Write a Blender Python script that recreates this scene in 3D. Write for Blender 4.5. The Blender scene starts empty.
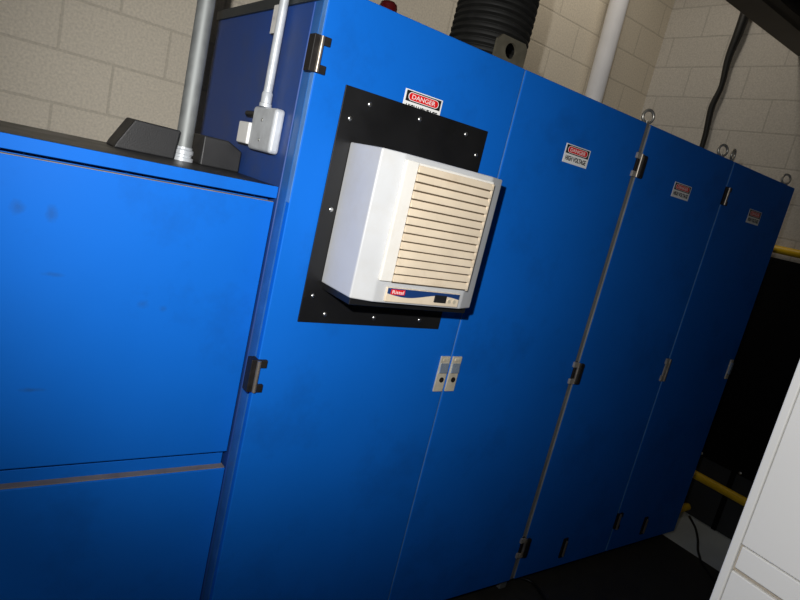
import bpy, bmesh, math, random
from mathutils import Vector, Matrix
random.seed(4)
SC = bpy.context.scene
COL = SC.collection

# ------------------------------------------------------------------ materials
def new_mat(name):
    m = bpy.data.materials.new(name); m.use_nodes = True
    nt = m.node_tree
    return m, nt, nt.nodes['Principled BSDF']

def N(nt, kind, **kw):
    n = nt.nodes.new(kind)
    for k, v in kw.items():
        setattr(n, k, v)
    return n

def paint(name, col, rough=0.4, metal=0.0, var=0.08, scale=6.0, bump=0.0, bscale=300.0, spec=0.5,
          dirt=None, dirt_amt=0.0, dirt_scale=3.0, coat=0.0):
    m, nt, b = new_mat(name)
    L = nt.links
    tc = N(nt, 'ShaderNodeTexCoord')
    nz = N(nt, 'ShaderNodeTexNoise'); nz.inputs['Scale'].default_value = scale
    nz.inputs['Detail'].default_value = 5
    L.new(tc.outputs['Object'], nz.inputs['Vector'])
    rp = N(nt, 'ShaderNodeMapRange')
    rp.inputs['From Min'].default_value = .3; rp.inputs['From Max'].default_value = .7
    rp.inputs['To Min'].default_value = 1 - var; rp.inputs['To Max'].default_value = 1 + var
    L.new(nz.outputs['Fac'], rp.inputs['Value'])
    mul = N(nt, 'ShaderNodeMixRGB', blend_type='MULTIPLY'); mul.inputs['Fac'].default_value = 1
    mul.inputs['Color1'].default_value = (*col, 1)
    L.new(rp.outputs['Result'], mul.inputs['Color2'])
    out = mul.outputs['Color']
    if dirt is not None:
        n2 = N(nt, 'ShaderNodeTexNoise'); n2.inputs['Scale'].default_value = dirt_scale
        n2.inputs['Detail'].default_value = 8; n2.inputs['Roughness'].default_value = .7
        L.new(tc.outputs['Object'], n2.inputs['Vector'])
        r2 = N(nt, 'ShaderNodeMapRange')
        r2.inputs['From Min'].default_value = .52; r2.inputs['From Max'].default_value = .75
        r2.inputs['To Min'].default_value = 0; r2.inputs['To Max'].default_value = dirt_amt
        L.new(n2.outputs['Fac'], r2.inputs['Value'])
        mx = N(nt, 'ShaderNodeMixRGB'); mx.inputs['Color2'].default_value = (*dirt, 1)
        L.new(r2.outputs['Result'], mx.inputs['Fac']); L.new(out, mx.inputs['Color1'])
        out = mx.outputs['Color']
    L.new(out, b.inputs['Base Color'])
    rr = N(nt, 'ShaderNodeMapRange')
    rr.inputs['From Min'].default_value = .3; rr.inputs['From Max'].default_value = .7
    rr.inputs['To Min'].default_value = max(.02, rough - .06); rr.inputs['To Max'].default_value = min(1, rough + .06)
    L.new(nz.outputs['Fac'], rr.inputs['Value']); L.new(rr.outputs['Result'], b.inputs['Roughness'])
    b.inputs['Metallic'].default_value = metal
    b.inputs['Specular IOR Level'].default_value = spec
    b.inputs['Coat Weight'].default_value = coat
    if bump > 0:
        n3 = N(nt, 'ShaderNodeTexNoise'); n3.inputs['Scale'].default_value = bscale
        L.new(tc.outputs['Object'], n3.inputs['Vector'])
        bp = N(nt, 'ShaderNodeBump'); bp.inputs['Strength'].default_value = bump
        bp.inputs['Distance'].default_value = .002
        L.new(n3.outputs['Fac'], bp.inputs['Height']); L.new(bp.outputs['Normal'], b.inputs['Normal'])
    return m

def block_wall(name, col, axis, off):
    """painted concrete blocks laid in running bond"""
    m, nt, b = new_mat(name); L = nt.links
    tc = N(nt, 'ShaderNodeTexCoord'); sp = N(nt, 'ShaderNodeSeparateXYZ'); cb = N(nt, 'ShaderNodeCombineXYZ')
    L.new(tc.outputs['Object'], sp.inputs[0])
    ad = N(nt, 'ShaderNodeMath', operation='ADD'); ad.inputs[1].default_value = off
    L.new(sp.outputs[axis], ad.inputs[0]); L.new(ad.outputs[0], cb.inputs[0])
    L.new(sp.outputs['Z'], cb.inputs[1])
    br = N(nt, 'ShaderNodeTexBrick'); L.new(cb.outputs[0], br.inputs['Vector'])
    br.inputs['Scale'].default_value = 1; br.inputs['Brick Width'].default_value = .453
    br.inputs['Row Height'].default_value = .2265; br.inputs['Mortar Size'].default_value = .007
    br.inputs['Mortar Smooth'].default_value = .4; br.inputs['Bias'].default_value = -.2
    br.offset = .5
    c1 = [c * 1.02 for c in col]; c2 = [c * .97 for c in col]; c3 = [c * .84 for c in col]
    br.inputs['Color1'].default_value = (*c1, 1); br.inputs['Color2'].default_value = (*c2, 1)
    br.inputs['Mortar'].default_value = (*c3, 1)
    nz = N(nt, 'ShaderNodeTexNoise'); nz.inputs['Scale'].default_value = 90; nz.inputs['Detail'].default_value = 6
    L.new(tc.outputs['Object'], nz.inputs['Vector'])
    rp = N(nt, 'ShaderNodeMapRange'); rp.inputs['From Min'].default_value = .3; rp.inputs['From Max'].default_value = .7
    rp.inputs['To Min'].default_value = .86; rp.inputs['To Max'].default_value = 1.1
    L.new(nz.outputs['Fac'], rp.inputs['Value'])
    mul = N(nt, 'ShaderNodeMixRGB', blend_type='MULTIPLY'); mul.inputs['Fac'].default_value = 1
    L.new(br.outputs['Color'], mul.inputs['Color1']); L.new(rp.outputs['Result'], mul.inputs['Color2'])
    L.new(mul.outputs['Color'], b.inputs['Base Color'])
    b.inputs['Roughness'].default_value = .75; b.inputs['Specular IOR Level'].default_value = .3
    sb = N(nt, 'ShaderNodeMath', operation='MULTIPLY_ADD')
    sb.inputs[1].default_value = -1.0; L.new(br.outputs['Fac'], sb.inputs[0]); 
    m2 = N(nt, 'ShaderNodeMath', operation='MULTIPLY'); m2.inputs[1].default_value = .35
    L.new(nz.outputs['Fac'], m2.inputs[0]); L.new(m2.outputs[0], sb.inputs[2])
    bp = N(nt, 'ShaderNodeBump'); bp.inputs['Strength'].default_value = .4; bp.inputs['Distance'].default_value = .004
    L.new(sb.outputs[0], bp.inputs['Height']); L.new(bp.outputs['Normal'], b.inputs['Normal'])
    return m

BLUE = paint('blue_enamel', (.0028, .135, .60), .62, metal=.08, var=.04, scale=2.2, bump=.10, bscale=420, spec=.15,
             dirt=(.004, .05, .22), dirt_amt=.35, dirt_scale=2.6)
GASKET = paint('grey_gasket_strip', (.022, .115, .36), .45, var=.12, scale=20)
WORN = paint('worn_grey_hinge_steel', (.34, .31, .27), .5, metal=.2, var=.2, scale=40)
EDGEG = paint('grey_door_edge', (.26, .27, .28), .5, var=.2, scale=12)  # plain grey for the strip over a door edge
EDGE = paint('pale_edge_highlight', (.09, .24, .56), .45, var=.2, scale=12)  # bright flash line on the door edges, put into the colour
STRIP = paint('bare_grey_strip', (.23, .225, .22), .45, metal=.2, var=.15, scale=14)
ROOFM = paint('dark_roof_edge', (.020, .026, .030), .5, var=.2, scale=8)
PLINTH = paint('black_plinth_paint', (.008, .008, .009), .6)
BLACKM = paint('black_plate_paint', (.0065, .0065, .007), .42, var=.2, scale=6, bump=.1, bscale=500)
ACGREY = paint('light_grey_casing', (.53, .54, .55), .42, var=.05, scale=5, dirt=(.42, .38, .30), dirt_amt=.25, dirt_scale=7)
ACWHITE = paint('white_plastic_strip', (.80, .78, .73), .4, var=.03, dirt=(.6, .5, .36), dirt_amt=.25, dirt_scale=9)
BEIGE = paint('yellowed_louvre_plastic', (.76, .645, .49), .5, var=.07, scale=9, dirt=(.45, .33, .2), dirt_amt=.5, dirt_scale=8)
GAPSHADE = paint('louvre_gap_shade', (.10, .068, .035), .8)  # brown backing that paints the shade between the slats
PANELBLUE = paint('navy_swoosh_print', (.012, .045, .17), .35, var=.05)
RED = paint('red_print', (.70, .012, .014), .4, var=.05)
WHITE = paint('white_print', (.86, .86, .84), .45, var=.03)
BLACKINK = paint('black_print', (.010, .010, .011), .5)
BOLT = paint('zinc_bolt_head', (.75, .75, .73), .32, metal=1.0, var=.1, scale=30)
HINGE = paint('dark_bronze_hinge', (.013, .011, .010), .55, metal=.0, var=.3, scale=40, spec=.3)
PIN = paint('worn_hinge_pin', (.42, .37, .31), .35, metal=.8, var=.15, scale=40)
LATCH = paint('brushed_latch_plate', (.76, .69, .54), .42, metal=.35, var=.12, scale=30)
LATCHB = paint('polished_latch_lever', (.45, .55, .68), .25, metal=.6, var=.1, scale=30)  # blue reflection is put into the lever colour
STEEL = paint('eyebolt_steel', (.62, .60, .55), .35, metal=.8, var=.12, scale=40)
LUGM = paint('dull_olive_steel', (.095, .086, .062), .5, metal=.2, var=.2, scale=30)
RUST = paint('rusty_foot', (.30, .19, .10), .7, var=.3, scale=50)
GALV = paint('galvanised_steel', (.30, .315, .31), .62, metal=.6, var=.16, scale=18)
GALVL = paint('bright_zinc_casting', (.62, .65, .68), .40, metal=.25, var=.12, scale=22, dirt=(.3, .3, .3), dirt_amt=.3, dirt_scale=30)
PVC = paint('pale_grey_pipe_paint', (.82, .83, .87), .5, var=.05)
HOSE = paint('black_hose_rubber', (.012, .012, .011), .65, var=.2, scale=20, spec=.3)
BEACON = paint('red_beacon_lens', (.05, .003, .004), .2, var=.1)
TOPM = paint('dusty_dark_cabinet_top', (.014, .013, .0125), .42, var=.3, scale=9, dirt=(.12, .09, .07), dirt_amt=.3, dirt_scale=4)
LEDGE = paint('dusty_grip_ledge', (.20, .17, .15), .6, var=.2, scale=15)
WEDGE = paint('black_moulded_bracket', (.014, .014, .015), .5, var=.15, scale=12, bump=.25, bscale=260)
CABLEM = paint('black_cable_jacket', (.008, .008, .008), .5)
BEAMM = paint('dark_brown_beam_paint', (.070, .060, .045), .6, var=.15, scale=5)
YELLOW = paint('yellow_pipe_paint', (.90, .56, .012), .42, var=.12, scale=9)
BLKBOX = paint('matt_black_cabinet', (.003, .003, .0033), .7, spec=.12)
DKGREY = paint('dark_grey_base', (.030, .033, .037), .6, var=.15)
CREAM = paint('off_white_cabinet_enamel', (.88, .875, .85), .45, var=.03, scale=2)
SEALM = paint('beige_edge_seal', (.42, .37, .30), .6)
SHADOWGAP = paint('dark_gap_shade', (.03, .03, .03), .7)
MATM = paint('dark_rubber_mat', (.030, .027, .022), .8, var=.25, scale=14, bump=.6, bscale=160)
FLOORM = paint('grey_painted_floor', (.72, .77, .77), .6, var=.10, scale=3, bump=.2, bscale=60)
CEILM = paint('grey_ceiling_deck', (.5, .5, .47), .8)
PAPER = paint('paper_tag', (.80, .78, .74), .6, dirt=(.3, .28, .3), dirt_amt=.6, dirt_scale=60)
BACKWALL = block_wall('tan_painted_block', (.72, .65, .53), 'X', .2265 * 2 - .01)
ENDWALL = block_wall('cream_painted_block', (.60, .57, .52), 'Y', .08)

# ------------------------------------------------------------------ mesh tools
OFF = {}
class MB:
    def __init__(s): s.bm = bmesh.new()
    def box(s, x0, x1, y0, y1, z0, z1, bev=0.0, seg=2):
        r = bmesh.ops.create_cube(s.bm, size=1)
        vs = r['verts']
        for v in vs:
            v.co = Vector(((x0 + x1) / 2 + v.co.x * (x1 - x0), (y0 + y1) / 2 + v.co.y * (y1 - y0), (z0 + z1) / 2 + v.co.z * (z1 - z0)))
        if bev:
            es = list({e for v in vs for e in v.link_edges})
            bmesh.ops.bevel(s.bm, geom=es, offset=bev, segments=seg, affect='EDGES', profile=.5)
        return s
    def prism(s, pts, d0, d1, axis='Y', bev=0.0):
        """polygon swept along an axis; pts are (x,z) for Y, (x,y) for Z, (y,z) for X"""
        def P(a, b, d):
            return {'Y': (a, d, b), 'Z': (a, b, d), 'X': (d, a, b)}[axis]
        v0 = [s.bm.verts.new(P(a, b, d0)) for a, b in pts]
        v1 = [s.bm.verts.new(P(a, b, d1)) for a, b in pts]
        fs = [s.bm.faces.new(v0), s.bm.faces.new(v1[::-1])]
        n = len(pts)
        for i in range(n):
            fs.append(s.bm.faces.new((v0[i], v1[i], v1[(i + 1) % n], v0[(i + 1) % n])))
        bmesh.ops.recalc_face_normals(s.bm, faces=fs)
        if bev:
            es = list({e for f in fs for e in f.edges})
            bmesh.ops.bevel(s.bm, geom=es, offset=bev, segments=2, affect='EDGES', profile=.5)
        return s
    def cyl(s, a, b, r, seg=24, r2=None):
        a = Vector(a); b = Vector(b); d = b - a
        q = d.to_track_quat('Z', 'Y').to_matrix().to_4x4()
        bmesh.ops.create_cone(s.bm, cap_ends=True, segments=seg, radius1=r, radius2=r if r2 is None else r2,
                              depth=d.length, matrix=Matrix.Translation((a + b) / 2) @ q)
        return s
    def dome(s, c, r, squash, axis, seg=16):
        """low rounded head bulging along axis"""
        q = Vector(axis).to_track_quat('Z', 'Y').to_matrix().to_4x4()
        bmesh.ops.create_uvsphere(s.bm, u_segments=seg, v_segments=8, radius=r,
                                  matrix=Matrix.Translation(c) @ q @ Matrix.Diagonal((1, 1, squash, 1)))
        return s
    def torus(s, c, R, r, axis=(0, 1, 0), seg=32, ms=12):
        q = Vector(axis).to_track_quat('Z', 'Y').to_matrix()
        rings = []
        for i in range(seg):
            t = 2 * math.pi * i / seg
            ring = []
            for j in range(ms):
                u = 2 * math.pi * j / ms
                p = Vector(((R + r * math.cos(u)) * math.cos(t), (R + r * math.cos(u)) * math.sin(t), r * math.sin(u)))
                ring.append(s.bm.verts.new(q @ p + Vector(c)))
            rings.append(ring)
        for i in range(seg):
            for j in range(ms):
                s.bm.faces.new((rings[i][j], rings[(i + 1) % seg][j], rings[(i + 1) % seg][(j + 1) % ms], rings[i][(j + 1) % ms]))
        return s
    def lathe(s, c, prof, seg=48, lean=(0, 0)):
        """profile of (r, dz) swept round z at c"""
        rings = []
        for r, dz in prof:
            rings.append([s.bm.verts.new((c[0] + lean[0] * dz + r * math.cos(2 * math.pi * i / seg),
                                          c[1] + lean[1] * dz + r * math.sin(2 * math.pi * i / seg), c[2] + dz)) for i in range(seg)])
        for a, b in zip(rings, rings[1:]):
            for i in range(seg):
                s.bm.faces.new((a[i], a[(i + 1) % seg], b[(i + 1) % seg], b[i]))
        s.bm.faces.new(rings[0][::-1]); s.bm.faces.new(rings[-1])
        return s
    def tube(s, pts, r, seg=12, radii=None, sub=6, vert=False):
        P = [Vector(p) for p in pts]
        fine = []; fr = []
        R = radii or [r] * len(P)
        for i in range(len(P) - 1):
            p0 = P[max(i - 1, 0)]; p1 = P[i]; p2 = P[i + 1]; p3 = P[min(i + 2, len(P) - 1)]
            for k in range(sub):
                t = k / sub
                fine.append(.5 * ((2 * p1) + (p2 - p0) * t + (2 * p0 - 5 * p1 + 4 * p2 - p3) * t * t + (3 * p1 - p0 - 3 * p2 + p3) * t ** 3))
                fr.append(R[i] * (1 - t) + R[i + 1] * t)
        fine.append(P[-1]); fr.append(R[-1])
        rings = []
        up = Vector((0, 0, 1))
        for i, p in enumerate(fine):
            d = (fine[min(i + 1, len(fine) - 1)] - fine[max(i - 1, 0)]).normalized()
            a = d.cross(up)
            if abs(d.z) > .8 or vert: a = d.cross(Vector((0, 1, 0)))
            a.normalize(); b = d.cross(a)
            rings.append([s.bm.verts.new(p + fr[i] * (a * math.cos(2 * math.pi * k / seg) + b * math.sin(2 * math.pi * k / seg))) for k in range(seg)])
        for a, b in zip(rings, rings[1:]):
            for k in range(seg):
                s.bm.faces.new((a[k], b[k], b[(k + 1) % seg], a[(k + 1) % seg]))
        s.bm.faces.new(rings[0]); s.bm.faces.new(rings[-1][::-1])
        return s
    def text(s, body, x, y, z, w, h, depth=.0004, bold=0.0):
        """raised lettering facing -Y, fitted in a w x h box whose centre is x, z"""
        cu = bpy.data.curves.new('lettering_source', 'FONT'); cu.body = body; cu.size = 1; cu.extrude = 0.5; cu.offset = bold
        cu.resolution_u = 4
        o = bpy.data.objects.new('lettering_source', cu); COL.objects.link(o)
        bpy.context.view_layer.update()
        dg = bpy.context.evaluated_depsgraph_get(); ev = o.evaluated_get(dg); me = ev.to_mesh()
        xs = [v.co.x for v in me.vertices]; ys = [v.co.y for v in me.vertices]
        sx = w / (max(xs) - min(xs)); sz = h / (max(ys) - min(ys))
        cx = (max(xs) + min(xs)) / 2; cy = (max(ys) + min(ys)) / 2
        vs = [s.bm.verts.new((x + (v.co.x - cx) * sx, y - (v.co.z) * depth, z + (v.co.y - cy) * sz)) for v in me.vertices]
        for f in me.polygons:
            try: s.bm.faces.new([vs[i] for i in f.vertices])
            except ValueError: pass
        ev.to_mesh_clear(); bpy.data.objects.remove(o); bpy.data.curves.remove(cu)
        return s
    def build(s, name, mat, parent=None, smooth=False, label=None, M=None):
        me = bpy.data.meshes.new(name)
        bmesh.ops.recalc_face_normals(s.bm, faces=s.bm.faces[:])
        if M is not None: bmesh.ops.transform(s.bm, matrix=M, verts=s.bm.verts[:])
        o = bpy.data.objects.new(name, me); COL.objects.link(o)
        off = Vector((0, 0, 0))
        if parent is not None:
            o.parent = parent; off = OFF.get(parent.name, Vector((0, 0, 0)))
        if M is None: bmesh.ops.translate(s.bm, verts=s.bm.verts[:], vec=-off)
        OFF[o.name] = off if M is None else Vector((0, 0, 0))
        s.bm.to_mesh(me); s.bm.free()
        me.materials.append(mat)
        if smooth:
            for p in me.polygons: p.use_smooth = True
            me.set_sharp_from_angle(angle=math.radians(40))
        if label: o['label'] = label
        return o

def thing(name, label, cat, loc, group=None, rotz=0):
    o = bpy.data.objects.new(name, None); COL.objects.link(o)
    o.empty_display_size = .1
    o.location = loc; o.rotation_euler = (0, 0, rotz)
    OFF[o.name] = Vector(loc)
    tag(o, label, cat, group)
    return o
def tag(o, label, cat, group=None):
    o['label'] = label; o['category'] = cat
    if group: o['group'] = group
    return o
def struct(o):
    o['kind'] = 'structure'; return o

# ------------------------------------------------------------------ the room
XW, YW, ZC = 3.72, 1.60, 4.3
struct(MB().box(-5, XW + .2, -4, YW + .2, -.15, 0).build('floor', FLOORM))
struct(MB().box(-5, XW + .2, YW, YW + .2, 0, ZC).build('wall_back', BACKWALL))
struct(MB().box(XW, XW + .2, -4, YW, 0, ZC).build('wall_right', ENDWALL))
struct(MB().box(-5, XW + .2, -4, YW + .2, ZC, ZC + .1).build('ceiling', CEILM))

# ------------------------------------------------------------------ parts shared by the tall enclosures
TOP, BOT = 2.300, .075
SIDE = paint('navy_side_panel', (.012, .055, .25), .5, var=.10, scale=3, spec=.3, dirt=(.05, .065, .10), dirt_amt=.6, dirt_scale=2)  # darker, greyer blue than the doors, with random blotches
def enclosure(x0, x1, label):
    t = thing('electrical_cabinet', label, 'cabinet', ((x0 + x1) / 2, .45, 0), 'tall blue electrical cabinets')
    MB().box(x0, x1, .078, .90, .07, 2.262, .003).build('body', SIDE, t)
    MB().box(x0 - (.006 if x0 < .1 else -.002), x1 - .002, .030, .906, 2.262, 2.296, .002).build('roof', ROOFM, t, label='dark roof edge')
    MB().box(x0 + .02, x1 - .02, .11, .88, 0, .07).build('plinth', PLINTH, t)
    MB().box(x0 + .004, x1 - .004, .0330, .0785, .074, 2.2625).build('door_frame', GASKET, t, label='grey gasket strip around the doors')
    return t
def door(t, x0, x1):
    return MB().box(x0, x1, 0, .024, BOT, TOP, .0035).build('door', BLUE, t)
def hinge(t, x, z0, z1, side, wl=.020, leaf=None, knob=None, barrel=False):
    """barrel hinge, leaf on the frame side, two knuckles over the door edge"""
    h = (z1 - z0)
    lf = MB().box(x - wl, x + .004, -.006, .03, z0, z1, .002).build('hinge', leaf or HINGE, t)
    for a, b in ((0, .24), (.76, 1)):
        MB().box(x + .002 if side > 0 else x - .030, x + .030 if side > 0 else x - .002, -.010, .002, z0 + a * h, z0 + b * h, .002).build('hinge_knuckle', knob or HINGE, lf)
    if barrel:
        MB().box(x + .008, x + .036, -.020, -.0035, z0, z1 - .004, .006).build('hinge_barrel', HINGE, lf)
    MB().cyl((x + .002, -.010, z0 + .002), (x + .002, -.010, z1 - .002), .0065, 14).build('hinge_pin', PIN, lf, True, label='worn bare metal pin')
    return lf
def danger_label(t, x, z, w, h, label):
    y = -.0012
    b = MB().box(x - w / 2, x + w / 2, y, .0004, z - h / 2, z + h / 2, .0004, 1).build('danger_label', WHITE, t, label=label)
    MB().box(x - w * .46, x + w * .46, y - .0006, y, z + h * .00, z + h * .455).build('label_header', BLACKINK, b)
    def oval(rw, rh, yy0, yy1, name, mat):
        pts = []
        r = rh
        for cx, a0 in ((rw - r, -90), (-(rw - r), 90)):
            for k in range(13):
                a = math.radians(a0 + 180 * k / 12)
                pts.append((x + cx + r * math.cos(a), z + h * .228 + r * math.sin(a)))
        MB().prism(pts, yy0, yy1).build(name, mat, b)
    oval(w * .405, h * .178, y - .0010, y - .0005, 'oval_border', WHITE)
    oval(w * .388, h * .155, y - .0014, y - .0009, 'red_oval', RED)
    MB().text('DANGER', x, y - .0015, z + h * .228, w * .62, h * .19).build('lettering', WHITE, b, label='white lettering DANGER')
    MB().text('HIGH VOLTAGE', x, y - .0002, z - h * .23, w * .84, h * .26, bold=.035).build('lettering', BLACKINK, b, label='black lettering HIGH VOLTAGE')
    return b
def eyebolt(t, x, y, ang):
    ax = (math.sin(ang), -math.cos(ang), 0)
    m = MB().torus((x, y, 2.340), .027, .0065, ax)
    m.cyl((x, y, 2.296), (x, y, 2.322), .008, 14)
    m.cyl((x, y, 2.296), (x, y, 2.306), .016, 18)
    return m.build('eyebolt', STEEL, t, True)

# two-door enclosure with the cooling unit
A = enclosure(0, 1.556, 'widest blue cabinet, two doors, a white cooling unit on its left door')
door(A, .003, .7795); door(A, .7855, 1.5455)
MB().box(.0012, .0034, .0015, .0225, 1.70, 2.296).build('edge_line', EDGE, A, label='pale painted highlight on the door edge')
MB().box(.7825, .7855, .0025, .0225, .08, 2.296).build('edge_line', EDGE, A, label='pale painted highlight on the right door edge')
hinge(A, 0, 2.066, 2.165, 1); hinge(A, 0, 1.113, 1.218, 1); hinge(A, 0, .22, .32, 1)
for a, b in ((2.074, 2.176), (1.118, 1.224), (.206, .314)): hinge(A, 1.562, a, b, -1, .016, None, WORN, True)
for x0, x1 in ((.729, .7745), (.788, .834)):
    l = MB().box(x0, x1, -.006, .001, 1.098, 1.240, .0015).build('latch', LATCH, A, label='pale keyed latch plate beside the door seam')
    xc = (x0 + x1) / 2
    MB().prism([(-.0055, 1.172), (-.0125, 1.175), (-.0125, 1.180), (-.0075, 1.213), (-.0055, 1.213)], x0 + .004, x1 - .004, 'X', .0006).build('latch_lever', LATCHB, l, label='polished lever with a painted blue reflection')
    MB().box(x0 + .012, x1 - .012, -.0085, -.004, 1.222, 1.232, .001).build('latch_cap', LATCH, l)
    MB().cyl((xc + .003, -.0085, 1.146), (xc + .003, .0, 1.146), .0105, 18).build('keyhole', HINGE, l, True, label='dark round keyhole')
danger_label(A, .386, 2.074, .150, .070, 'danger label half covered by the black mounting plate')
danger_label(A, 1.164, 2.080, .150, .071, 'danger label high on the right door')
# lifting lug with a hole, bolted on the roof edge
lg = MB()
ro = []; hole = (.722, 2.3440)
out = [(.652, 2.298), (.652, 2.366), (.672, 2.385), (.782, 2.385), (.797, 2.368), (.797, 2.298)]
seg = 32
ri = [(hole[0] + .026 * math.cos(2 * math.pi * k / seg), hole[1] + .026 * math.sin(2 * math.pi * k / seg)) for k in range(seg)]
def on_outline(a):
    d = (math.cos(a), math.sin(a)); best = None
    for i in range(len(out)):
        p, q = out[i], out[(i + 1) % len(out)]
        ex, ez = q[0] - p[0], q[1] - p[1]
        den = d[0] * ez - d[1] * ex
        if abs(den) < 1e-9: continue
        tt = ((p[0] - hole[0]) * ez - (p[1] - hole[1]) * ex) / den
        uu = ((p[0] - hole[0]) * d[1] - (p[1] - hole[1]) * d[0]) / den
        if tt > 0 and -1e-6 <= uu <= 1 + 1e-6 and (best is None or tt < best): best = tt
    return (hole[0] + d[0] * best, hole[1] + d[1] * best)
angs = sorted([2 * math.pi * k / seg for k in range(seg)] + [math.atan2(z - hole[1], x - hole[0]) % (2 * math.pi) for x, z in out])
n = len(angs); ring = {}
for key, f, y in (('of', on_outline, .032), ('ob', on_outline, .042), ('if', lambda a: (hole[0] + .026 * math.cos(a), hole[1] + .026 * math.sin(a)), .032),
                  ('ib', lambda a: (hole[0] + .026 * math.cos(a), hole[1] + .026 * math.sin(a)), .042)):
    ring[key] = [lg.bm.verts.new((f(a)[0], y, f(a)[1])) for a in angs]
for i in range(n):
    j = (i + 1) % n
    for a, b in (('of', 'if'), ('if', 'ib'), ('ib', 'ob'), ('ob', 'of')):
        lg.bm.faces.new((ring[a][i], ring[a][j], ring[b][j], ring[b][i]))
lug = lg.build('lifting_lug', LUGM, A, label='drilled steel lifting plate on the roof edge')
MB().box(.640, .815, .030, .085, 2.294, 2.302, .001).build('lug_foot', RUST, lug, label='rust stained foot')

Cc = enclosure(1.572, 2.340, 'single-door blue cabinet, second from the right end of the row')
door(Cc, 1.578, 2.334)
Dd = enclosure(2.342, 3.090, 'single-door blue cabinet at the far right end of the row')
door(Dd, 2.346, 3.084)
MB().box(2.3425, 2.3462, .0015, .022, .08, 2.296).build('edge_line', EDGE, Dd, label='pale painted highlight on the door edge')
MB().box(1.5745, 1.5785, .0015, .022, .08, 2.296).build('edge_line', EDGEG, Cc, label='grey door edge')
danger_label(Cc, 1.956, 2.081, .150, .068, 'danger label high on the door')
danger_label(Dd, 2.722, 2.075, .145, .074, 'danger label high on the door')
hinge(Dd, 2.354, 2.083, 2.175, 1, .012); hinge(Dd, 2.354, .22, .32, 1, .012); hinge(Cc, 2.334, 1.122, 1.250, -1, .020, WORN, WORN)
l = MB().box(3.030, 3.062, -.008, .001, 1.128, 1.252, .002).build('latch', LATCH, Dd, label='small latch plate near the right edge')
MB().box(3.034, 3.058, -.016, -.006, 1.160, 1.235, .002).build('latch_lever', LATCHB, l)
eyebolt(Cc, 1.610, .05, -.35); eyebolt(Cc, 2.288, .05, -.35)
eyebolt(Dd, 2.398, .05, .22); eyebolt(Dd, 3.052, .05, -.45)
for cab, x in ((Cc, 1.905), (Dd, 2.665)):
    l = MB().box(x - .014, x + .022, -.006, .001, .130, .245, .002).build('foot_latch', HINGE, cab, label='dark latch low on the door')
    MB().cyl((x + .006, -.011, .142), (x + .006, -.011, .232), .006, 12).build('latch_pin', PIN, l, True)
MB().box(1.5480, 1.5705, .004, .078, .076, 2.298, .0015).build('corner_strip', STRIP, A, label='bare grey metal strip beside the next cabinet')
# steel foot showing where the wide cabinet meets the next
MB().box(1.525, 1.5705, .03, .11, 0, .072, .002).build('foot', GALV, A)

# ------------------------------------------------------------------ low blue cabinet on the left
def smudged(name, src, spots, col):
    m = src.copy(); m.name = name; nt = m.node_tree; L = nt.links; b = nt.nodes['Principled BSDF']
    cur = b.inputs['Base Color'].links[0].from_socket
    tc = N(nt, 'ShaderNodeTexCoord'); nz = N(nt, 'ShaderNodeTexNoise'); nz.inputs['Scale'].default_value = 55
    L.new(tc.outputs['Object'], nz.inputs['Vector'])
    for (x, z, rx, rz, amt) in spots:
        mp = N(nt, 'ShaderNodeMapping'); mp.vector_type = 'TEXTURE'
        mp.inputs['Location'].default_value = (x, -.32, z); mp.inputs['Scale'].default_value = (rx, .2, rz)
        L.new(tc.outputs['Object'], mp.inputs['Vector'])
        ln = N(nt, 'ShaderNodeVectorMath', operation='LENGTH'); L.new(mp.outputs[0], ln.inputs[0])
        ad = N(nt, 'ShaderNodeMath', operation='ADD'); L.new(ln.outputs['Value'], ad.inputs[0]); L.new(nz.outputs['Fac'], ad.inputs[1])
        mr = N(nt, 'ShaderNodeMapRange'); mr.inputs['From Min'].default_value = .7; mr.inputs['From Max'].default_value = 1.45
        mr.inputs['To Min'].default_value = amt; mr.inputs['To Max'].default_value = 0
        L.new(ad.outputs[0], mr.inputs['Value'])
        mx = N(nt, 'ShaderNodeMixRGB'); mx.inputs['Color2'].default_value = (*col, 1)
        L.new(mr.outputs[0], mx.inputs['Fac']); L.new(cur, mx.inputs['Color1']); cur = mx.outputs['Color']
    L.new(cur, b.inputs['Base Color'])
    return m
SPOTS = [(-.648, 1.568, .022, .022, .45), (-.577, 1.562, .016, .03, .45), (-.56, 1.41, .035, .008, .35), (-.332, 1.347, .02, .014, .35), (-.277, 1.336, .012, .014, .3), (-.573, 1.096, .04, .008, .5)]
SMUDGE = smudged('smudged_blue_enamel', BLUE, [(x + 1.1, z, a, c, t) for x, z, a, c, t in SPOTS], (.016, .070, .22))
B = thing('drawer_cabinet', 'low wide blue cabinet with a dark top, left of the tall cabinets', 'cabinet', (-1.1, .4, 0))
LX0, LX1 = -2.2, -.004
MB().box(LX0, LX1, .135, .62, .07, 1.699).build('body', BLUE, B)
MB().box(LX0, LX1, .078, .62, 1.698, 1.7345, .003).build('top', TOPM, B, label='dark dusty top surface')
MB().box(LX0, LX1, .0745, .079, 1.699, 1.7340, .0015).build('top_edge', BLUE, B, label='blue front lip of the top')
MB().box(LX0, LX1 - .003, .078, .102, .8700, 1.687, .003).build('door', SMUDGE, B, label='large upper panel')
MB().box(LX0, LX1 - .006, .080, .1005, 1.6866, 1.6885).build('door_ledge', LEDGE, B)
MB().box(LX0, LX1 - .006, .100, .110, .812, .855, .002).build('grip_rail', BLUE, B)
lo = MB().box(LX0, LX1 - .001, .072, .102, .10, .8135, .003).build('drawer', BLUE, B, label='lower drawer front')
MB().box(LX0, LX1 - .003, .076, .1015, .8130, .8165).build('grip_ledge', LEDGE, lo, label='dusty grey grip ledge')
MB().box(LX0 + .02, LX1 - .02, .14, .60, 0, .07).build('plinth', PLINTH, B)

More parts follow.
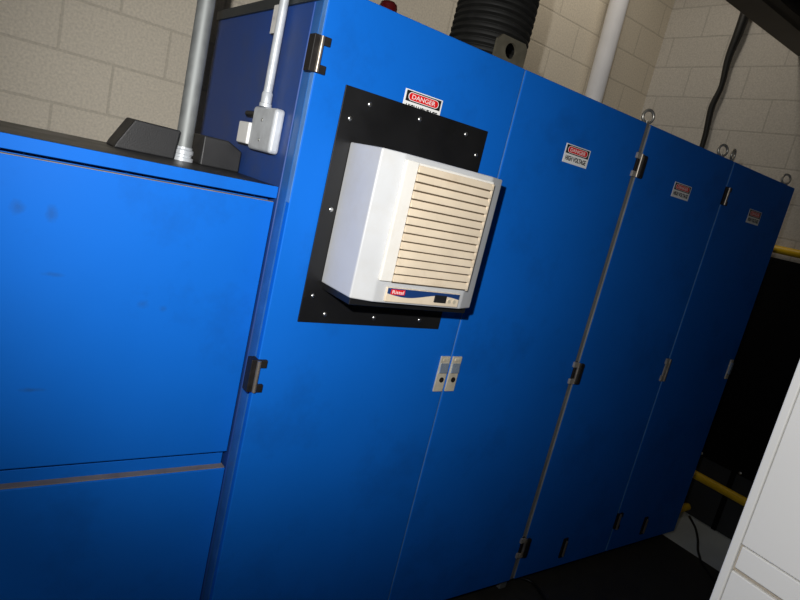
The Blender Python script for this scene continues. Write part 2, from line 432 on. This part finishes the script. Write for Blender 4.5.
# ------------------------------------------------------------------ cooling unit bolted to the left tall door
ac = thing('air_conditioner', 'white louvred cooling unit on a black plate bolted to the blue door', 'air conditioner', (.395, 0, 1.345))
pl = MB().box(.105, .678, -.005, .0, 1.345, 2.062, .0008).build('mounting_plate', BLACKM, ac, label='square black steel plate')
for x, z in [(.195, 2.029), (.385, 2.032), (.584, 2.031), (.139, 1.974), (.650, 1.975), (.139, 1.703), (.650, 1.703),
             (.139, 1.431), (.650, 1.431), (.195, 1.375), (.385, 1.373), (.580, 1.375)]:
    MB().dome((x, -.005, z), .0078, .55, (0, -1, 0)).build('bolt', BOLT, pl, True)
AZ0, AZ1 = 1.478, 1.910
MB().prism([(.157, -.004), (.157, -.180), (.223, -.204), (.567, -.204), (.633, -.180), (.633, -.004)], AZ0, AZ1, 'Z', .004).build('casing', ACGREY, ac)
MB().box(.165, .625, -.172, -.005, AZ0 - .022, AZ0 + .002, .002).build('underside_shade', BLACKM, ac)  # black slab added to deepen the shadow under the casing
# louvre cover: white stile, thin surround, then the slats
cv = MB().box(.2235, .568, -.2125, -.203, 1.546, 1.8945, .002).build('louvre_cover', ACWHITE, ac)
MB().box(.2235, .266, -.2165, -.211, 1.546, 1.8945, .002).build('side_strip', ACWHITE, cv, label='clean white vertical strip')
NS = 14; z0, z1 = 1.5435, 1.888; pz = (z1 - z0) / NS
MB().box(.267, .562, -.2135, -.212, z0, z1).build('louvre_shade_backing', GAPSHADE, cv)
sl = MB()
for i in range(NS):
    a = z0 + i * pz
    sl.prism([(-.2125, a + .0044), (-.2225, a + .0044), (-.2235, a + .0058), (-.2160, a + pz - .0002), (-.2125, a + pz - .0002)], .268, .559, 'X')
sl.build('louvre_slats', BEIGE, ac, label='yellowed horizontal louvres')
MB().box(.559, .566, -.2195, -.211, z0, z1, .001).build('right_stile', BEIGE, ac)
# control strip under the louvres
cp = MB().box(.260, .548, -.2110, -.203, 1.4845, 1.5285, .0015).build('control_panel', BEIGE, ac, label='control strip with navy swoosh')
sw = [(.2625, 1.5265), (.5455, 1.5265)]
for k in range(25):
    u = k / 24
    x = .5455 - u * (.5455 - .2625)
    sw.append((x, 1.5095 + .0075 * math.sin((x - .2625) / .283 * 2 * math.pi + math.pi) - .004 * max(0, .3 - abs((x - .2625) / .283 - .3))))
MB().prism(sw, -.2118, -.2105).build('swoosh', PANELBLUE, cp)
MB().box(.274, .326, -.2126, -.2115, 1.5075, 1.5235, .0004, 1).build('badge', RED, cp, label='red badge with white script')
MB().text('Rittal', .300, -.2130, 1.5155, .042, .0105).build('badge_lettering', WHITE, cp)
MB().box(.4440, .4920, -.2145, -.2105, 1.4950, 1.5190, .001).build('display', BLACKINK, cp, label='small black display')
for x in (.506, .527): MB().cyl((x, -.2135, 1.502), (x, -.2105, 1.502), .0062, 14).build('button', LATCH, cp, True)

# ------------------------------------------------------------------ on top of the low cabinet
def wedge(pts, label):
    o = MB().prism(pts, .40, .53, 'Y', .004).build('pipe_bracket', WEDGE)
    return tag(o, label, 'bracket', 'black brackets beside the steel pipe')
w1 = wedge([(-.398, 1.7345), (-.392, 1.750), (-.348, 1.829), (-.213, 1.826), (-.222, 1.7345)], 'black sloped bracket left of the steel pipe on the low cabinet')
w2 = wedge([(-.138, 1.7345), (-.138, 1.829), (-.057, 1.829), (-.008, 1.803), (-.008, 1.7345)], 'black sloped bracket right of the steel pipe, below the junction box')
pp = thing('steel_pipe', 'thick grey steel pipe rising from the low cabinet before the wall', 'pipe', (-.183, .455, 1.7345))
MB().cyl((-.183, .455, 1.74), (-.183, .455, 3.238), .0265, 32).build('pipe', GALV, pp, True)
cpl = MB().lathe((-.183, .455, 1.7345), [(.036, 0), (.036, .010), (.030, .012), (.030, .020), (.034, .022), (.034, .034), (.029, .037), (.029, .044)], 32)
cpl.build('coupling', GALVL, pp, True, label='bright threaded coupling at its foot')

# ------------------------------------------------------------------ junction box and conduit on the side of the tall cabinet
jb = thing('junction_box', 'grey metal junction box on the side of the tall blue cabinet', 'junction box', (0, .2, 1.82))
MB().box(-.034, -.0005, .128, .300, 1.822, 1.955, .010, 3).build('box', GALVL, jb)
MB().box(-.040, -.0005, .300, .388, 1.834, 1.902, .004).build('side_fitting', CREAM, jb, label='small white fitting')
MB().box(-.030, -.008, .290, .302, 1.845, 1.930, .002).build('fitting_neck', GALVL, jb)
MB().cyl((-.022, .300, 1.930), (-.022, .375, 1.930), .009, 14).build('plug', BLACKM, jb, True)
for z in (1.855, 1.915): MB().dome((-.034, .215, z), .005, .5, (-1, 0, 0)).build('screw', BOLT, jb, True)
cd = thing('conduit', 'thin pale conduit rising from the junction box', 'conduit', (-.022, .240, 1.956))
MB().cyl((-.022, .240, 1.958), (-.022, .240, 3.262), .0135, 20).build('pipe', GALVL, cd, True)
MB().lathe((-.022, .240, 1.9555), [(.019, 0), (.019, .010), (.0165, .012), (.0165, .040), (.014, .045)], 24).build('connector', GALVL, cd, True)
MB().box(-.028, -.026, .245, .295, 2.175, 2.258).build('tag', PAPER, cd, label='small printed paper tag')

# ------------------------------------------------------------------ behind and on the roof line
path = [Vector((.92, .40, 2.297)), Vector((.925, .40, 2.45)), Vector((.935, .41, 2.60))]
for k in range(1, 13):
    t = math.pi / 2 * k / 12
    path.append(Vector((.935 + .02 * k / 12, .41 + .36 * (1 - math.cos(t)), 2.60 + .36 * math.sin(t))))
path.append(Vector((.955, 1.598, 2.96)))
lens = [0]
for p, q in zip(path, path[1:]): lens.append(lens[-1] + (q - p).length)
def along(d):
    for i in range(len(path) - 1):
        if d <= lens[i + 1]:
            return path[i].lerp(path[i + 1], (d - lens[i]) / (lens[i + 1] - lens[i]))
    return path[-1].copy()
hm = MB(); rings = []
d = 0.0; PITCH = .026
while d < lens[-1]:
    for rr, dd in ((.146, 0), (.160, .006), (.162, .013), (.160, .018), (.146, .0235)):
        c = along(min(d + dd, lens[-1])); tdir = (along(min(d + dd + .06, lens[-1])) - along(max(d + dd - .06, 0))).normalized()
        if d + dd < .05: tdir = Vector((0, 0, 1))
        ax = Vector((1, 0, 0)); ax = (ax - tdir * ax.dot(tdir)).normalized(); bx_ = tdir.cross(ax)
        rings.append([hm.bm.verts.new(c + rr * (ax * math.cos(2 * math.pi * i / 56) + bx_ * math.sin(2 * math.pi * i / 56))) for i in range(56)])
    d += PITCH
for p, q in zip(rings, rings[1:]):
    for i in range(56): hm.bm.faces.new((p[i], p[(i + 1) % 56], q[(i + 1) % 56], q[i]))
hm.bm.faces.new(rings[0][::-1]); hm.bm.faces.new(rings[-1])
hz = hm.build('corrugated_hose', HOSE, None, True)
tag(hz, 'thick black corrugated hose rising from the cabinet roof', 'hose')
bc = thing('beacon_lamp', 'small dark red beacon lamp at the top edge of the cabinet', 'lamp', (.25, .10, 2.296))
MB().cyl((.25, .10, 2.296), (.25, .10, 2.312), .034, 24).build('base', BLACKM, bc, True)
MB().lathe((.25, .10, 2.312), [(.028, 0), (.028, .02), (.025, .030), (.016, .036)], 24).build('lens', BEACON, bc, True)
vp = thing('wall_pipe', 'pale grey vertical pipe against the tan block wall behind the cabinets', 'pipe', (2.975, 1.49, 0))
MB().cyl((3.02, 1.49, 0), (2.918, 1.49, 4.3), .066, 32).build('pipe', PVC, vp, True)
MB().box(2.93, 3.07, 1.49, 1.60, 1.2, 1.24).build('clamp', GALV, vp)

# cable hanging down the end wall
cb = MB().tube([(3.655, .96, 4.25), (3.655, .955, 3.62), (3.655, .958, 3.40), (3.658, .975, 3.22), (3.665, .965, 3.02), (3.662, .985, 2.86), (3.668, .968, 2.62), (3.675, .975, 2.2), (3.68, .97, 1.2), (3.69, .97, .02)],
               .03, radii=[.036, .035, .033, .025, .019, .023, .019, .018, .018, .018], vert=True).build('hanging_cable', CABLEM, None, True)
tag(cb, 'thick black cable hanging down the cream block wall', 'cable')
bm_ = thing('ceiling_beam', 'dark steel beam crossing above the far block wall', 'beam', (XW, .44, 3.24))
MB().box(-5, XW, .35, .535, 3.24, 3.265).build('lower_flange', BEAMM, bm_)
MB().box(-5, XW, .43, .45, 3.265, 3.60).build('web', BEAMM, bm_)
MB().box(-5, XW, .35, .535, 3.60, 3.625).build('upper_flange', BEAMM, bm_)
hp = MB().cyl((-5, .285, 3.32), (XW, .285, 3.32), .050, 24).build('overhead_pipe', BLKBOX, None, True)
tag(hp, 'black pipe running alongside the dark beam in the upper right corner', 'pipe')

# far right: black cabinet, yellow pipes
bx = thing('black_cabinet', 'tall matt black cabinet on a dark grey base at the far end wall', 'cabinet', (3.65, -.3, 0))
MB().box(3.60, XW - .002, -1.0, .26, .446, 1.902, .003).build('body', BLKBOX, bx)
MB().box(3.63, XW - .002, -.98, .40, 0, .446).build('base', DKGREY, bx)
MB().box(3.615, 3.634, -.03, .0, .0, .446).build('leg', BLKBOX, bx)
for y in (.215, -.06): MB().dome((3.60, y, .462), .010, .5, (-1, 0, 0)).build('bolt', BOLT, bx, True)
yu = thing('yellow_pipe', 'upper yellow pipe just above the black cabinet', 'pipe', (3.665, .2, 1.96), 'yellow pipes by the far wall')
MB().cyl((3.665, .9, 1.960), (3.665, -1.4, 1.960), .026, 24).build('pipe', YELLOW, yu, True)
for y in (.8, -.5): MB().box(3.665, XW, y - .02, y + .02, 1.945, 1.975).build('clamp', YELLOW, yu)
yl = thing('yellow_pipe', 'lower yellow pipe passing in front of the dark grey base', 'pipe', (3.57, .2, .308), 'yellow pipes by the far wall')
MB().cyl((3.575, .60, .310), (3.575, -1.2, .302), .029, 24).build('pipe', YELLOW, yl, True)
for y in (.5, -.7): MB().box(3.575, 3.632, y - .02, y + .02, .29, .32).build('clamp', YELLOW, yl)
ys = MB().cyl((3.32, .200, .030), (3.61, .190, .055), .026, 20).build('yellow_pipe', YELLOW, None, True)
tag(ys, 'short yellow pipe end lying on the floor at the cabinet corner', 'pipe', 'yellow pipes by the far wall')
cr = MB().tube([(3.57, .14, .012), (3.52, .085, .008), (3.445, .02, .006), (3.32, -.06, .006), (3.19, -.13, .006), (3.10, -.19, .010), (3.03, -.24, .018), (2.9, -.40, .018)], .0075, 10).build('power_cord', CABLEM, None, True)
tag(cr, 'thin black cord curling across the grey floor onto the mat', 'cord')
c2 = MB().tube([(1.61, .085, .03), (1.68, .060, .020), (1.735, .005, .018), (1.715, -.08, .018), (1.66, -.20, .018), (1.5, -.4, .018)], .008, 10).build('power_cord', CABLEM, None, True)
tag(c2, 'black cord on the dark mat at the foot of the cabinets', 'cord')
mt = MB().box(-2.4, 3.085, -1.6, .068, 0, .010, .002).build('floor_mat', MATM)
tag(mt, 'dark rubber mat along the front of the blue cabinets', 'mat')

# ------------------------------------------------------------------ white cabinet in the right foreground
KW = .467
E0 = Vector((.120, -1.3205, 0)); ang = math.atan2(.089, .996)
# local axes: +y runs along the front towards the camera side, +x goes into the cabinet
Mw = Matrix.Rotation(-ang, 4, 'Z')
wc = thing('filing_cabinet', 'off-white cabinet with drawers cut off at the right edge', 'cabinet', E0, None, -ang)
def wbox(name, mat, x0, x1, u0, u1, z0, z1, bev=.0, parent=None, label=None):
    zz = lambda z: z if z < .02 else 1.8391 + (z - 1.8391) * KW
    m = MB().box(x0, x1, -u1 * KW, -u0 * KW, zz(z0), zz(z1), bev)
    return m.build(name, mat, parent or wc, False, label, M=Matrix.Identity(4))
wbox('body', CREAM, .022, .60, .001, 1.2, .0, 1.83, .002)
wbox('frame', CREAM, 0, .022, 0, .0265, .0, 1.83, .002)
wbox('frame', CREAM, 0, .022, 1.17, 1.2, .0, 1.83, .002)
wbox('frame', CREAM, 0, .022, .0265, 1.17, 1.80, 1.83, .002)
wbox('gap_shade', SHADOWGAP, .016, .0225, .026, 1.172, .0, 1.80)  # dark sheet standing in for the shade inside the gaps
dr = wbox('door', CREAM, .001, .018, .0285, 1.168, 1.0385, 1.798, .0015)
hd = wbox('drawer', CREAM, .001, .018, .0325, 1.168, .9635, 1.0345, .0015, label='shallow drawer front')
wbox('edge_seal', SEALM, .0065, .0195, .0262, .0335, .955, 1.034)
wbox('edge_seal', SEALM, .006, .0195, .0265, 1.17, .9515, .9630)
wbox('drawer', CREAM, .001, .018, .0285, 1.168, .22, .9505, .0015, label='deep lower drawer front')
wbox('drawer', CREAM, .001, .018, .0285, 1.168, -.46, .214, .0015, label='bottom drawer front')

# ------------------------------------------------------------------ camera
f = Vector((.602, .7755, -.1901)); R = Vector((.7955, -.5619, .227)); f.normalize()
R = (R - f * R.dot(f)).normalized(); U = R.cross(f)
cam = bpy.data.cameras.new('camera'); co = bpy.data.objects.new('camera', cam); COL.objects.link(co)
cp_ = Vector((-.7825, -1.6241, 1.8391))
Mx = Matrix.Identity(4)
for i in range(3):
    Mx[i][0] = R[i]; Mx[i][1] = U[i]; Mx[i][2] = -f[i]; Mx[i][3] = cp_[i]
co.matrix_world = Mx
cam.sensor_fit = 'HORIZONTAL'; cam.sensor_width = 36; cam.lens = 609.84 / 800 * 36
cam.clip_start = .02
SC.camera = co

# ------------------------------------------------------------------ light: the camera's own flash, and an unseen fill lamp added for the walls
sp = bpy.data.lights.new('flash', 'SPOT'); so = bpy.data.objects.new('flash', sp); COL.objects.link(so)
so.location = cp_ - R * .11 + U * .20
aim = (cp_ + f * 3.0 + U * .50 - R * .38) - so.location
so.rotation_euler = aim.to_track_quat('-Z', 'Y').to_euler()
sp.energy = 172; sp.spot_size = math.radians(79); sp.spot_blend = 1.0; sp.shadow_soft_size = .018
sp.color = (1, .985, .96)

sl_ = bpy.data.lights.new('flash_spill', 'POINT'); slo = bpy.data.objects.new('flash_spill', sl_); COL.objects.link(slo)
slo.location = so.location; sl_.energy = 29; sl_.shadow_soft_size = .018; sl_.color = sp.color
lp = bpy.data.lights.new('wall_fill', 'AREA'); lo_ = bpy.data.objects.new('wall_fill', lp); COL.objects.link(lo_)  # unseen lamp added to brighten the back and end walls
lp.shape = 'RECTANGLE'; lp.size = 1.2; lp.size_y = .3; lp.energy = 12; lp.color = (1, .91, .78)
lo_.location = (2.3, .95, 4.25)
w = bpy.data.worlds.new('world'); SC.world = w; w.use_nodes = True
w.node_tree.nodes['Background'].inputs[0].default_value = (1, .93, .82, 1)
w.node_tree.nodes['Background'].inputs[1].default_value = .003

SC.view_settings.view_transform = 'Standard'; SC.view_settings.look = 'None'
SC.view_settings.gamma = 1; SC.view_settings.exposure = 0
SC.view_settings.use_curve_mapping = False
